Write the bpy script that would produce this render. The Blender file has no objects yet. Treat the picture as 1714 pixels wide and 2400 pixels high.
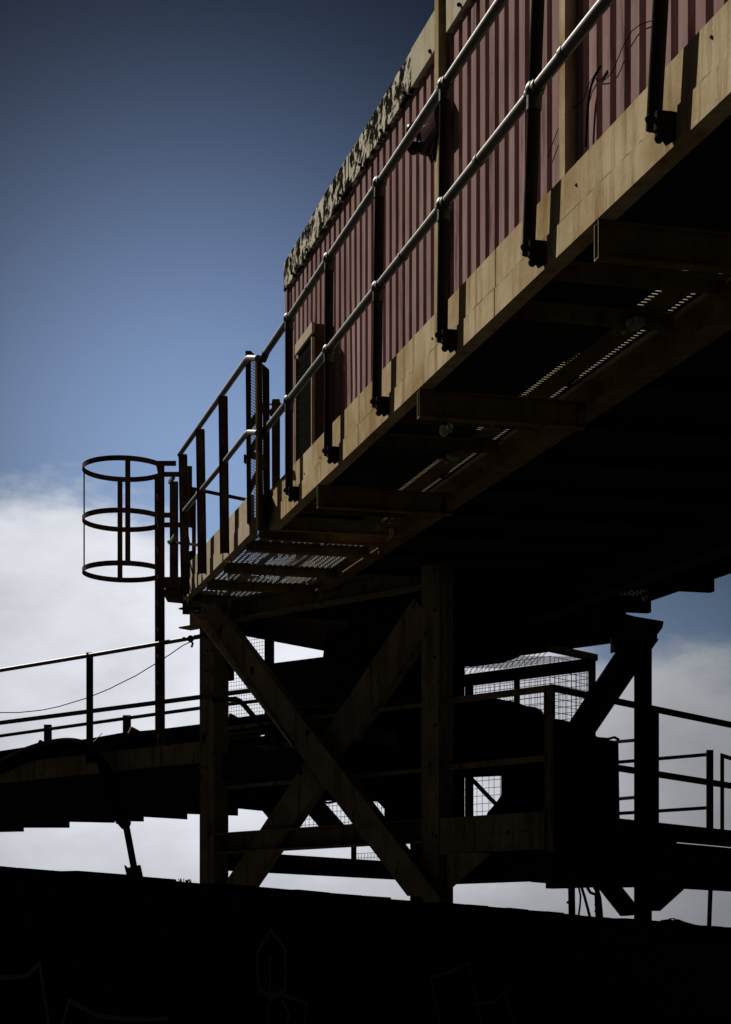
import bpy, bmesh, math, random
from mathutils import Vector, Matrix
random.seed(7)
S = bpy.context.scene
COL = S.collection
F = 4350.0; CX = 857.0; HY = 2260.0          # focal length and horizon of the photo, in its pixels

# ------------------------------------------------------------------ camera
cam_d = bpy.data.cameras.new("camera"); cam = bpy.data.objects.new("camera", cam_d); COL.objects.link(cam)
cam.location = (0, 0, 0); cam.rotation_euler = (math.radians(90), 0, 0)
cam_d.sensor_fit = 'VERTICAL'; cam_d.sensor_height = 36.0; cam_d.sensor_width = 36.0*1714/2400
cam_d.lens = F/2400*36.0
cam_d.shift_y = (HY-1200)/2400.0
cam_d.clip_end = 5000; cam_d.clip_start = 0.05
S.camera = cam

# ------------------------------------------------------------------ sky and sun
SUN_EL = math.radians(42)
sun_h = Vector((-0.641, 0.768, 0)).normalized()
to_sun = (sun_h*math.cos(SUN_EL) + Vector((0, 0, math.sin(SUN_EL)))).normalized()
W = bpy.data.worlds.new("World"); S.world = W; W.use_nodes = True
nt = W.node_tree; N = nt.nodes; L = nt.links; N.clear()
def nd(t, **k):
    n = N.new(t)
    for a, b in k.items(): setattr(n, a, b)
    return n
def wmath(op, a, b=None, c=None):
    n = nd('ShaderNodeMath', operation=op)
    for i, v in enumerate((a, b, c)):
        if v is None: continue
        if isinstance(v, (int, float)): n.inputs[i].default_value = v
        else: L.new(v, n.inputs[i])
    return n.outputs[0]
def wdot(vec, d):
    n = nd('ShaderNodeVectorMath', operation='DOT_PRODUCT'); L.new(vec, n.inputs[0]); n.inputs[1].default_value = d
    return n.outputs['Value']
def wmix(f, a, b):
    n = nd('ShaderNodeMix', data_type='RGBA')
    if isinstance(f, (int, float)): n.inputs[0].default_value = f
    else: L.new(f, n.inputs[0])
    for i, v in ((6, a), (7, b)):
        if isinstance(v, tuple): n.inputs[i].default_value = v+(1,)
        else: L.new(v, n.inputs[i])
    return n.outputs[2]
def ray(u, v): return Vector(((u-CX)/F, 1.0, (HY-v)/F))
sky = nd('ShaderNodeTexSky', sky_type='NISHITA'); sky.sun_disc = False
sky.sun_elevation = SUN_EL; sky.sun_rotation = math.atan2(sun_h.x, sun_h.y); sky.air_density = 1.0; sky.dust_density = 0.6
geo = nd('ShaderNodeTexCoord'); D = geo.outputs['Generated']
# the sky is brightest low in the haze beside the sun and falls off away from it
def glow(u, v, width):                     # gaussian in angle
    g = ray(u, v).normalized()
    d = wdot(D, g)
    x = wmath('SUBTRACT', d, 1.0)          # -(angle^2)/2
    w2 = (width/F)**2
    return wmath('EXPONENT', wmath('DIVIDE', x, w2/2.0))
gs = glow(520, 1120, 670)
gain = wmath('ADD', wmath('MULTIPLY_ADD', gs, 0.60, 0.010), wmath('MULTIPLY', glow(1500, 1750, 560), 0.26))
bluegain = nd('ShaderNodeVectorMath', operation='SCALE')
tint = nd('ShaderNodeMix', data_type='RGBA', blend_type='MULTIPLY'); tint.inputs[0].default_value = 1
L.new(sky.outputs[0], tint.inputs[6]); tint.inputs[7].default_value = (0.88, 0.94, 1.10, 1)
L.new(tint.outputs[2], bluegain.inputs[0]); L.new(gain, bluegain.inputs['Scale'])
blue = bluegain.outputs[0]
# clouds
mp = nd('ShaderNodeMapping'); mp.inputs['Scale'].default_value = (1, 1, 2.0); L.new(D, mp.inputs[0])
n1 = nd('ShaderNodeTexNoise'); n1.inputs['Scale'].default_value = 5.5; n1.inputs['Detail'].default_value = 12; n1.inputs['Roughness'].default_value = 0.62
L.new(mp.outputs[0], n1.inputs['Vector'])
n2 = nd('ShaderNodeTexNoise'); n2.inputs['Scale'].default_value = 9.0; n2.inputs['Detail'].default_value = 11; n2.inputs['Roughness'].default_value = 0.6; L.new(mp.outputs[0], n2.inputs['Vector'])
edge = wdot(D, Vector((-0.165, 0.222, -1.0)))
e2 = wmath('MULTIPLY_ADD', wmath('SUBTRACT', n1.outputs[0], 0.5), 0.17, edge)
mr = nd('ShaderNodeMapRange', interpolation_type='SMOOTHSTEP'); L.new(e2, mr.inputs[0])
mr.inputs[1].default_value = -0.006; mr.inputs[2].default_value = 0.034
gc = glow(520, 1480, 1080)
cb = wmath('MULTIPLY_ADD', gc, 6.9, 0.35)
cb2 = wmath('MULTIPLY', cb, wmath('MULTIPLY_ADD', n2.outputs[0], 0.9, 0.55))
cc = nd('ShaderNodeVectorMath', operation='SCALE'); cc.inputs[0].default_value = (0.955, 0.98, 1.06); L.new(cb2, cc.inputs['Scale'])
col = wmix(mr.outputs[0], blue, cc.outputs[0])
bg = nd('ShaderNodeBackground'); L.new(col, bg.inputs[0]); bg.inputs[1].default_value = 0.1
out = nd('ShaderNodeOutputWorld'); L.new(bg.outputs[0], out.inputs[0])

sd = bpy.data.lights.new("sun", 'SUN'); sd.energy = 5.0; sd.angle = math.radians(0.5); sd.color = (1.0, 0.93, 0.82)
sun = bpy.data.objects.new("sun", sd); COL.objects.link(sun)
sun.rotation_euler = to_sun.to_track_quat('Z', 'Y').to_euler()
S.view_settings.view_transform = 'Standard'; S.view_settings.look = 'None'
S.view_settings.exposure = 0.2; S.view_settings.gamma = 1.0; S.view_settings.use_curve_mapping = False
S.render.engine = 'CYCLES'; S.cycles.max_bounces = 4; S.cycles.diffuse_bounces = 1; S.cycles.glossy_bounces = 2

# ------------------------------------------------------------------ materials
def mat(name, base, dark=None, rough=0.6, metal=0.0, scale=6.0, amount=0.5, bump=0.15, streak=None, streak_amt=0.0,
        spots=None, spot_lo=0.62, spot_hi=0.68, spot_scale=(20, 20, 4), fine=60):
    m = bpy.data.materials.new(name); m.use_nodes = True
    t = m.node_tree; n = t.nodes; l = t.links
    b = n['Principled BSDF']
    tc = n.new('ShaderNodeTexCoord')
    noise = n.new('ShaderNodeTexNoise'); noise.inputs['Scale'].default_value = scale; noise.inputs['Detail'].default_value = 8
    noise.inputs['Roughness'].default_value = 0.65
    l.new(tc.outputs['Object'], noise.inputs['Vector'])
    r = n.new('ShaderNodeMapRange'); r.inputs[1].default_value = 0.38; r.inputs[2].default_value = 0.68; r.inputs[4].default_value = amount
    l.new(noise.outputs[0], r.inputs[0])
    mx = n.new('ShaderNodeMix'); mx.data_type = 'RGBA'
    mx.inputs[6].default_value = base+(1,); mx.inputs[7].default_value = (dark or tuple(c*0.45 for c in base))+(1,)
    l.new(r.outputs[0], mx.inputs[0]); last = mx.outputs[2]
    def layer(colr, sc, lo, hi, amt, last, det=6):
        mp = n.new('ShaderNodeMapping'); mp.inputs['Scale'].default_value = sc; l.new(tc.outputs['Object'], mp.inputs[0])
        q = n.new('ShaderNodeTexNoise'); q.inputs['Scale'].default_value = 1.0; q.inputs['Detail'].default_value = det
        q.inputs['Roughness'].default_value = 0.7
        l.new(mp.outputs[0], q.inputs['Vector'])
        rr = n.new('ShaderNodeMapRange'); rr.inputs[1].default_value = lo; rr.inputs[2].default_value = hi; rr.inputs[4].default_value = amt
        l.new(q.outputs[0], rr.inputs[0])
        x = n.new('ShaderNodeMix'); x.data_type = 'RGBA'; l.new(rr.outputs[0], x.inputs[0]); l.new(last, x.inputs[6]); x.inputs[7].default_value = colr+(1,)
        return x.outputs[2]
    if streak: last = layer(streak, (14, 14, 0.9), 0.5, 0.66, streak_amt, last)
    if spots: last = layer(spots, spot_scale, spot_lo, spot_hi, 1.0, last, 9)
    l.new(last, b.inputs['Base Color'])
    b.inputs['Roughness'].default_value = rough; b.inputs['Metallic'].default_value = metal
    b.inputs['Specular IOR Level'].default_value = 0.35 if 'rail' in name else (0.0 if name in ('maroon_cladding', 'mouldy_trim', 'ochre_painted_steel', 'cream_trim', 'near_black_steel', 'dark_post_steel', 'black_rubber') else 0.05)
    f = n.new('ShaderNodeTexNoise'); f.inputs['Scale'].default_value = fine; f.inputs['Detail'].default_value = 5
    l.new(tc.outputs['Object'], f.inputs['Vector'])
    bp = n.new('ShaderNodeBump'); bp.inputs['Strength'].default_value = bump; bp.inputs['Distance'].default_value = 0.01
    l.new(f.outputs[0], bp.inputs['Height']); l.new(bp.outputs[0], b.inputs['Normal'])
    return m
M = {}
M['fascia'] = mat('ochre_painted_steel', (0.50, 0.41, 0.27), (0.27, 0.19, 0.09), 0.55, scale=2.2, amount=1.0, bump=0.12,
                  streak=(0.19, 0.12, 0.055), streak_amt=0.75, spots=(0.07, 0.04, 0.02), spot_lo=0.655, spot_hi=0.69, spot_scale=(30, 30, 14))
M['board'] = mat('weathered_board', (0.42, 0.35, 0.25), (0.26, 0.20, 0.14), 0.8, scale=5, amount=0.8, bump=0.3,
                 streak=(0.13, 0.10, 0.07), streak_amt=0.7, spots=(0.08, 0.06, 0.04), spot_lo=0.62, spot_hi=0.68, spot_scale=(7, 7, 60))
M['girder'] = mat('yellow_girder_paint', (0.22, 0.15, 0.06), (0.09, 0.055, 0.025), 0.6, scale=4, amount=0.9,
                  streak=(0.06, 0.03, 0.015), streak_amt=0.7)
M['cladding'] = mat('maroon_cladding', (0.30, 0.195, 0.19), (0.21, 0.13, 0.13), 0.45, scale=2.0, amount=0.8, bump=0.05,
                    streak=(0.40, 0.34, 0.35), streak_amt=0.45, spots=(0.085, 0.055, 0.06), spot_lo=0.56, spot_hi=0.70, spot_scale=(7, 7, 1.0))
M['cream'] = mat('cream_trim', (0.50, 0.46, 0.35), (0.36, 0.31, 0.22), 0.6, scale=5, amount=0.6, bump=0.08,
                 streak=(0.22, 0.18, 0.12), streak_amt=0.4)
M['mould'] = mat('mouldy_trim', (0.58, 0.55, 0.46), (0.44, 0.40, 0.32), 0.7, scale=5, amount=0.6, bump=0.1,
                 spots=(0.014, 0.012, 0.010), spot_lo=0.455, spot_hi=0.51, spot_scale=(8, 8, 9.0))
M['rail'] = mat('weathered_rail_steel', (0.055, 0.053, 0.052), (0.028, 0.026, 0.025), 0.5, 0.2, scale=20, amount=0.7)
M['post'] = mat('dark_post_steel', (0.034, 0.031, 0.028), (0.018, 0.016, 0.014), 0.6, scale=12, amount=0.7)
M['brown'] = mat('rust_brown_steel', (0.10, 0.065, 0.04), (0.035, 0.022, 0.014), 0.7, scale=7, amount=0.9, streak=(0.04, 0.022, 0.014), streak_amt=0.8)
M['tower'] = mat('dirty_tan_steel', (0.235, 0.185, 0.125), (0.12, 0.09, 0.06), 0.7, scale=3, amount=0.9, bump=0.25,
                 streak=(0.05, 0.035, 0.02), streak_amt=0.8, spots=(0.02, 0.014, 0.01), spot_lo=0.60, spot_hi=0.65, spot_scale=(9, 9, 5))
M['lit_flange'] = mat('lit_flange_steel', (0.5, 0.42, 0.34), (0.18, 0.14, 0.10), 0.8, scale=14, amount=1.0)  # paler than the tower steel: light on the brace face put into colour
M['black'] = mat('near_black_steel', (0.02, 0.018, 0.016), (0.01, 0.009, 0.008), 0.8, scale=5, amount=0.8)
M['soffit'] = mat('dark_soffit', (0.022, 0.019, 0.016), (0.011, 0.010, 0.009), 0.8, scale=2, amount=0.8)
M['galv'] = mat('galvanised_grating', (0.30, 0.30, 0.30), (0.18, 0.18, 0.18), 0.5, 0.3, scale=15, amount=0.6)
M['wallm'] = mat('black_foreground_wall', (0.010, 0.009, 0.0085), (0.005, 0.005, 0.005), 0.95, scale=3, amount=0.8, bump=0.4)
M['chalk'] = mat('faded_graffiti_paint', (0.17, 0.17, 0.2), (0.12, 0.12, 0.14), 0.9, scale=8, amount=0.9)
M['hose'] = mat('black_rubber', (0.006, 0.006, 0.006), (0.004, 0.004, 0.004), 0.75, scale=8, amount=0.5)
M['redbox'] = mat('dark_red_enamel', (0.035, 0.013, 0.013), (0.02, 0.008, 0.008), 0.3, scale=9, amount=0.6)
M['ground'] = mat('dark_yard_ground', (0.045, 0.042, 0.038), (0.025, 0.023, 0.02), 0.95, scale=0.7, amount=0.9, bump=0.4)
M['roof'] = mat('grey_roof_sheet', (0.2, 0.2, 0.19), (0.12, 0.12, 0.11), 0.6)
g = bpy.data.materials.new('lamp_glass'); g.use_nodes = True
gb = g.node_tree.nodes['Principled BSDF']; gb.inputs['Base Color'].default_value = (0.75, 0.8, 0.6, 1); gb.inputs['Roughness'].default_value = 0.15
gb.inputs['Transmission Weight'].default_value = 0.6; M['glass'] = g

# ------------------------------------------------------------------ mesh helpers
class MB:
    def __init__(s): s.v = []; s.f = []; s.sm = []
    def add(s, vs, fs, smooth=False):
        o = len(s.v); s.v += [Vector(p) for p in vs]; s.f += [tuple(i+o for i in q) for q in fs]; s.sm += [smooth]*len(fs); return s
    def hexa(s, p):   # 8 corners: bottom loop 0-3, top loop 4-7
        return s.add(p, [(0, 3, 2, 1), (4, 5, 6, 7), (0, 1, 5, 4), (1, 2, 6, 5), (2, 3, 7, 6), (3, 0, 4, 7)])
    def prism(s, pts, off):   # planar polygon extruded by vector off
        n = len(pts); pts = [Vector(p) for p in pts]; off = Vector(off)
        return s.add(pts+[p+off for p in pts], [tuple(range(n))[::-1], tuple(range(n, 2*n))]+[(i, (i+1) % n, (i+1) % n+n, i+n) for i in range(n)])
    def beam(s, a, b, w, h, up=(0, 0, 1)):   # box section along a-b
        return s.prof(a, b, [(-w/2, -h/2), (w/2, -h/2), (w/2, h/2), (-w/2, h/2)], up)
    def prof(s, a, b, poly, up=(0, 0, 1)):   # 2D profile (side, up) swept a-b
        a = Vector(a); b = Vector(b); d = (b-a).normalized(); up = Vector(up)
        sd = d.cross(up).normalized(); u2 = sd.cross(d).normalized()
        return s.prism([a+sd*x+u2*y for x, y in poly], b-a)
    def chan(s, a, b, w, h, t, up=(0, 0, 1), side=1):   # C channel, web on +side
        k = side
        return s.prof(a, b, [(k*w/2, -h/2), (k*w/2, h/2), (-k*w/2, h/2), (-k*w/2, h/2-t), (k*(w/2-t), h/2-t), (k*(w/2-t), -h/2+t), (-k*w/2, -h/2+t), (-k*w/2, -h/2)], up)
    def ibeam(s, a, b, w, h, t, up=(0, 0, 1)):
        x = w/2; y = h/2; q = t/2
        return s.prof(a, b, [(-x, -y), (x, -y), (x, -y+t), (q, -y+t), (q, y-t), (x, y-t), (x, y), (-x, y), (-x, y-t), (-q, y-t), (-q, -y+t), (-x, -y+t)], up)
    def tube(s, pts, r, n=10, cap=True):
        pts = [Vector(p) for p in pts]; rings = []; prev = None
        rr = r if isinstance(r, (list, tuple)) else [r]*len(pts)
        for i, p in enumerate(pts):
            d = (pts[min(i+1, len(pts)-1)]-pts[max(i-1, 0)]).normalized()
            if prev is None:
                ref = Vector((0, 0, 1)) if abs(d.z) < 0.9 else Vector((1, 0, 0))
                a = d.cross(ref).normalized()
            else: a = (prev-d*prev.dot(d)).normalized()
            prev = a; b = d.cross(a)
            rings.append([p+(a*math.cos(t*2*math.pi/n)+b*math.sin(t*2*math.pi/n))*rr[i] for t in range(n)])
        vs = [q for g_ in rings for q in g_]
        fs = [(i*n+j, i*n+(j+1) % n, (i+1)*n+(j+1) % n, (i+1)*n+j) for i in range(len(pts)-1) for j in range(n)]
        s.add(vs, fs, True)
        if cap:
            s.add(rings[0], [tuple(range(n))[::-1]]); s.add(rings[-1], [tuple(range(n))])
        return s
    def ball(s, c, r, nu=12, nv=8, sc=(1, 1, 1)):
        c = Vector(c); vs = []; fs = []
        for i in range(nv+1):
            th = math.pi*i/nv
            for j in range(nu):
                ph = 2*math.pi*j/nu
                vs.append(c+Vector((r*sc[0]*math.sin(th)*math.cos(ph), r*sc[1]*math.sin(th)*math.sin(ph), r*sc[2]*math.cos(th))))
        for i in range(nv):
            for j in range(nu): fs.append((i*nu+j, (i+1)*nu+j, (i+1)*nu+(j+1) % nu, i*nu+(j+1) % nu))
        return s.add(vs, fs, True)
    def build(s, name, m, parent=None):
        me = bpy.data.meshes.new(name); o = bpy.data.objects.new(name, me); COL.objects.link(o)
        off = Vector((0, 0, 0)); p = parent
        while p is not None: off += p.location; p = p.parent
        if parent is None or parent.type == 'MESH' and False: pass
        base = off
        if parent is None:
            xs = [v.x for v in s.v]; ys = [v.y for v in s.v]; zs = [v.z for v in s.v]
            base = Vector(((min(xs)+max(xs))/2, (min(ys)+max(ys))/2, min(zs))); o.location = base
        me.from_pydata([v-base for v in s.v], [], s.f); me.validate(); me.update()
        for i, p_ in enumerate(me.polygons):
            if i < len(s.sm): p_.use_smooth = s.sm[i]
        bm = bmesh.new(); bm.from_mesh(me); bmesh.ops.recalc_face_normals(bm, faces=bm.faces); bm.to_mesh(me); bm.free()
        me.materials.append(M[m] if isinstance(m, str) else m)
        if parent: o.parent = parent
        return o
def thing(name, label, cat, loc, group=None):
    o = bpy.data.objects.new(name, None); COL.objects.link(o); o.location = loc; o.empty_display_size = 0.2
    o['label'] = label; o['category'] = cat
    if group: o['group'] = group
    return o
def tag(o, label=None, cat=None, group=None, kind=None):
    for k, v in (('label', label), ('category', cat), ('group', group), ('kind', kind)):
        if v: o[k] = v
    return o

# ------------------------------------------------------------------ frames
# boom frame: s along the gallery (away from camera), w inwards across it, h above its sloping datum
BC, BK, BG = 2.169, 0.2326, 0.0621
WV = Vector((0.974, 0.2265, 0)); DV = Vector((-BK, 1, BG)); ZV = Vector((0, 0, 1))
def B(s, w, h): return Vector((BC-BK*s+0.974*w, s+0.2265*w, BG*s+h))
def Bpx(u, v, w):
    a = (u-CX)/F
    s = (BC+0.974*w-0.2265*w*a)/(a+BK); y = s+0.2265*w
    return s, (HY-v)/F*y-BG*s
def bbox_b(mb, s0, s1, w0, w1, h0, h1):
    return mb.hexa([B(s0, w0, h0), B(s1, w0, h0), B(s1, w1, h0), B(s0, w1, h0), B(s0, w0, h1), B(s1, w0, h1), B(s1, w1, h1), B(s0, w1, h1)])
# tower frame: a along T1 (away to the left), b along T2 (away to the right), nearest post at the origin
TC = Vector((0.55, 14.0, 0)); T1 = Vector((-0.751, 0.660, 0)); T2 = Vector((0.660, 0.751, 0))
def T(a, b, z): return TC+T1*a+T2*b+ZV*z
def Ta(u, v, b):   # photo point on the plane b=const
    k = (u-CX)/F; o = TC+T2*b
    a = (o.x-k*o.y)/(k*T1.y-T1.x); p = o+T1*a
    return p+ZV*((HY-v)/F*p.y)
def Tb(u, v, a):   # photo point on the plane a=const
    k = (u-CX)/F; o = TC+T1*a
    b = (k*o.y-o.x)/(T2.x-k*T2.y); p = o+T2*b
    return p+ZV*((HY-v)/F*p.y)
def P(u, v, y): return ray(u, v)*y
def tbox(mb, a0, a1, b0, b1, z0, z1):
    return mb.hexa([T(a0, b0, z0), T(a1, b0, z0), T(a1, b1, z0), T(a0, b1, z0), T(a0, b0, z1), T(a1, b0, z1), T(a1, b1, z1), T(a0, b1, z1)])
TA, TB = 2.49, 2.83      # post spacing

# ------------------------------------------------------------------ ground and foreground wall
GZ = -1.6
g_ = MB().add([(-1500, -1500, GZ), (1500, -1500, GZ), (1500, 3000, GZ), (-1500, 3000, GZ)], [(0, 1, 2, 3)]).build('ground', 'ground')
tag(g_, kind='structure')
w0 = Vector((-2.6, 3.4, 0)); wd = Vector((4.77, 11.2, 0)).normalized(); wn = Vector((-wd.y, wd.x, 0))
wz = lambda p: 0.352 if True else 0
wall_root = thing('boundary_wall', 'black block wall with faint graffiti running across the foreground, below the tower', 'wall', w0+Vector((0, 0, GZ)))
w0 = Vector((-1.28, 6.5, 0))-wd*3.0
m = MB(); n = 150; LW = 22.0; topv = []
pts = []
k = 0; x = 0.0
while x < LW:
    step = 0.39
    d = random.uniform(-0.006, 0.005)
    for q in (0, 0.37):
        pts.append((x+q, 0.350+d+random.uniform(-0.002, 0.002)-0.0*x))
    pts.append((x+0.372, 0.343+d)); pts.append((x+0.388, 0.343+d)); x += step
loop = [w0+wd*a+ZV*b for a, b in pts]
m.prism([w0+ZV*GZ]+loop+[w0+wd*pts[-1][0]+ZV*GZ], wn*0.2)
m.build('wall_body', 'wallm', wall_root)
def wallpt(u, v):
    kk = (u-CX)/F; t = (w0.x-kk*w0.y)/(kk*wd.y-wd.x); p = w0+wd*t
    return p+ZV*((HY-v)/F*p.y)-wn*0.003
def stroke(pl, r=0.012):
    mb = MB()
    q = [wallpt(u, v) for u, v in pl]
    for i in range(len(q)-1):
        d = (q[i+1]-q[i]).normalized(); sdv = d.cross(wn).normalized()*r
        mb.prism([q[i]-sdv-d*r*.6, q[i+1]-sdv+d*r*.6, q[i+1]+sdv+d*r*.6, q[i]+sdv-d*r*.6], -wn*0.0004*(1+i % 3))
    return mb
for pl in ([(600, 2240), (600, 2190), (635, 2180), (668, 2228), (668, 2320), (632, 2335), (604, 2318), (600, 2240)],
           [(632, 2245), (632, 2335)], [(626, 2400), (628, 2345), (655, 2330), (718, 2352), (712, 2398)], [(660, 2345), (678, 2375), (668, 2400)],
           [(1030, 2400), (1008, 2290), (1050, 2280), (1098, 2255), (1115, 2350), (1128, 2400)], [(1118, 2352), (1160, 2348), (1182, 2320), (1204, 2398)],
           [(0, 2292), (60, 2288), (90, 2258), (112, 2398)], [(145, 2400), (160, 2345), (225, 2380), (300, 2390), (390, 2388)]):
    if pl[0] == (600, 2240): pl = [(604, 2318), (600, 2235), (634, 2180), (668, 2228), (668, 2320), (632, 2335), (604, 2318)]
    stroke(pl, 0.009).build('graffiti_stroke', 'chalk', wall_root)

# ------------------------------------------------------------------ cabin
CS0, CS1 = 4.2, 15.75; WW = 0.85
cab = thing('cabin', 'maroon corrugated metal cabin with mould stained cream roof trim, raised on the gantry', 'cabin', B(10, 1.8, 2.2))
def clad(s0, s1, h0, h1, dent=None):
    mb = MB(); per = 0.172; prof = []
    s = s0; 
    while s < s1-1e-6:
        for ds, dw in ((0, 0.0), (0.094, 0.0), (0.100, 0.044), (0.160, 0.044)):
            if s+ds < s1: prof.append((s+ds, dw))
        s += per
    prof.append((s1, 0.0))
    hs = [h0, h0+(h1-h0)*.33, h0+(h1-h0)*.66, h1]
    vs = []; 
    for (s, dw) in prof:
        for j, h in enumerate(hs):
            ds = 0.0; dd = 0.0
            if dent and abs(s-dent) < 0.35:
                q = 1-abs(s-dent)/0.35; ds = 0.05*q*(0, .6, 1, 0)[j]; dd = 0.02*q*(0, 1, .7, 0)[j]
            vs.append(B(s+ds, WW+dw+dd+0.001*random.random(), h))
    nh = len(hs)
    fs = [(i*nh+j, (i+1)*nh+j, (i+1)*nh+j+1, i*nh+j+1) for i in range(len(prof)-1) for j in range(nh-1)]
    return mb.add(vs, fs)
clad(CS0, 10.76, 2.66, 4.84).build('cladding', 'cladding', cab)
clad(11.0, CS1, 2.66, 4.84, 13.4).build('cladding', 'cladding', cab)
bbox_b(MB(), CS0, CS1-.001, WW+0.05, WW+0.10, 2.2, 4.9).build('inner_wall', 'black', cab)
bbox_b(MB(), CS1, CS1+0.04, WW-.01, 2.9, 2.2, 4.84).build('end_wall', 'cladding', cab)
bbox_b(MB(), CS0, CS1+0.04, 2.86, 2.9, 2.2, 4.84).build('rear_wall', 'cladding', cab)
bbox_b(MB(), CS0-.04, CS0, WW, 2.9, 2.2, 4.84).build('near_wall', 'cladding', cab)
bbox_b(MB(), CS0, CS1+.002, WW-0.012, WW+0.049, 2.205, 2.68).build('added_base_strip', 'cream', cab)  # pale strip added out of view to brighten the gaps in the deck
bbox_b(MB(), CS0, CS1+.06, WW-0.0, 2.93, 5.0, 5.03).build('roof', 'roof', cab)
seg = [(CS1+0.06, 14.6, 'mould'), (14.6, 13.3, 'mould'), (13.3, 11.52, 'mould'), (11.52, 10.96, 'cream'), (10.74, 8.9, 'cream'), (8.9, 6.9, 'mould'), (6.9, CS0, 'cream')]
for i, (a, b, mm) in enumerate(seg):
    t_ = bbox_b(MB(), b+0.004, a-0.004, WW-0.026-(i % 2)*0.005, WW+0.049, 4.815, 5.055)
    tag(t_.build('roof_trim', mm, cab), 'cream roof trim sheet streaked with black mould' if mm == 'mould' else None)
bbox_b(MB(), CS1+.045, CS1+.06, WW-.02, 2.93, 4.815, 5.055).build('roof_trim', 'cream', cab)
s = 15.4
while s > 7:
    MB().ball(B(s, WW-.035, 4.845), 0.013, 6, 4).build('trim_screw', 'black', cab); s -= 0.62
for s0_, wd_, hh in ((10.80, .085, 5.35), (8.60, .085, 5.6)):
    cpost = bbox_b(MB(), s0_, s0_+wd_, WW-0.055, WW+0.049, 2.22, hh); cpost.build('frame_post', 'fascia', cab)
    # cladding gap filler behind post
bbox_b(MB(), 10.70, 11.04, WW+0.03, WW+0.048, 2.69, 4.8).build('joint_plate', 'black', cab)
bbox_b(MB(), CS1-.05, CS1+.045, WW-.018, WW+.049, 2.69, 4.81).build('corner_post', 'cladding', cab)

# ventilation unit on the cabin wall
vu = thing('ventilation_unit', 'tall metal ventilation box with wire mesh front on the far end of the maroon cabin', 'ventilation unit', B(14.25, 0.77, 2.25))
s0_, s1_ = 13.93, 14.58
bbox_b(MB(), s0_, s1_, 0.705, WW-0.005, 2.3, 4.0).build('casing', 'brown', vu)
fr = MB()
bbox_b(fr, s0_-.005, s1_+.005, 0.68, 0.704, 3.93, 4.01); bbox_b(fr, s0_-.005, s0_+0.018, 0.68, 0.704, 2.3, 3.897); bbox_b(fr, s1_-.018, s1_+.005, 0.68, 0.704, 2.3, 3.897)
fr.build('front_frame', 'board', vu)
bbox_b(MB(), s0_+.018, s1_-.018, 0.702, 0.7045, 2.3, 3.93).build('dark_core', 'black', vu)
gm = MB()
h = 2.36
while h < 3.88:
    gm.beam(B(s0_+.02, 0.686, h), B(s1_-.02, 0.686, h-0.0), 0.004, 0.0035); h += 0.062
s = s0_+.06
while s < s1_-.03:
    gm.beam(B(s, 0.690, 2.32), B(s, 0.690, 3.9), 0.003, 0.003, WV); s += 0.055
gm.build('mesh_front', 'post', vu)

# siren box
sr = thing('siren_box', 'dark red enamel siren box on the maroon cabin wall beside the cream frame post', 'siren', B(11.2, 0.75, 4.1))
s0_, h0_ = Bpx(1016, 305, 0.74); s1_, h1_ = Bpx(975, 238, 0.74); h1_ = h0_+0.21
mb = MB(); bx = []
for q in range(9):
    t = math.pi*q/8; bx.append((h0_+(h1_-h0_)/2-math.cos(t)*(h1_-h0_)/2, 0.80-0.055*math.sin(t)**0.5))
mb.prism([B(s0_, w, h) for h, w in bx]+[B(s0_, WW-.005, h1_), B(s0_, WW-.005, h0_)], DV*(s1_-s0_)); mb.build('housing', 'redbox', sr)
mb = MB(); mb.ball(B(s1_+.02, 0.73, h1_-.05), 0.045); mb.ball(B(s1_+.02, 0.73, h0_+.05), 0.04); mb.build('horn_mouth', 'redbox', sr)
cpl = [Bpx(u, v, 0.79) for u, v in ((996, 308), (1000, 335), (1005, 362), (1012, 378), (1018, 372), (1022, 340), (1024, 306))]
MB().tube([B(s, 0.79, h) for s, h in cpl], 0.009, 6).build('cable_loop', 'hose', sr)
# cable shadow on right cladding, modelled as a thin black tube; then the conduit
cb_ = MB().tube([B(*((lambda q: (q[0], 0.835, q[1]))(Bpx(u, v, 0.835)))) for u, v in
     ((1283, 372), (1296, 335), (1310, 300), (1328, 275), (1344, 252), (1368, 235), (1376, 205), (1392, 178), (1400, 188), (1420, 186), (1436, 168), (1462, 105), (1482, 72), (1500, 58), (1522, 50), (1546, 46))], 0.0022, 6).build('wall_shadow_and_conduit', 'hose')
tag(cb_, 'cable shadow drawn as a thin black line looping over the right hand maroon cladding behind the handrail', 'cable')
cb_ = MB().tube([B(*((lambda q: (q[0], 0.83, q[1]))(Bpx(u, v, 0.83)))) for u, v in
     ((1374, 345), (1375, 310), (1377, 270), (1380, 235), (1386, 200), (1396, 175), (1408, 155))], 0.006, 6).build('wall_shadow_and_conduit', 'hose')
tag(cb_, 'short black conduit bending up the cladding just right of the second cream frame post', 'conduit')

# ------------------------------------------------------------------ near walkway
wk = thing('elevated_walkway', 'ochre painted steel walkway along the near side of the maroon cabin', 'walkway', B(8.2, 0.4, 2.1))
WE = 12.28
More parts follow.
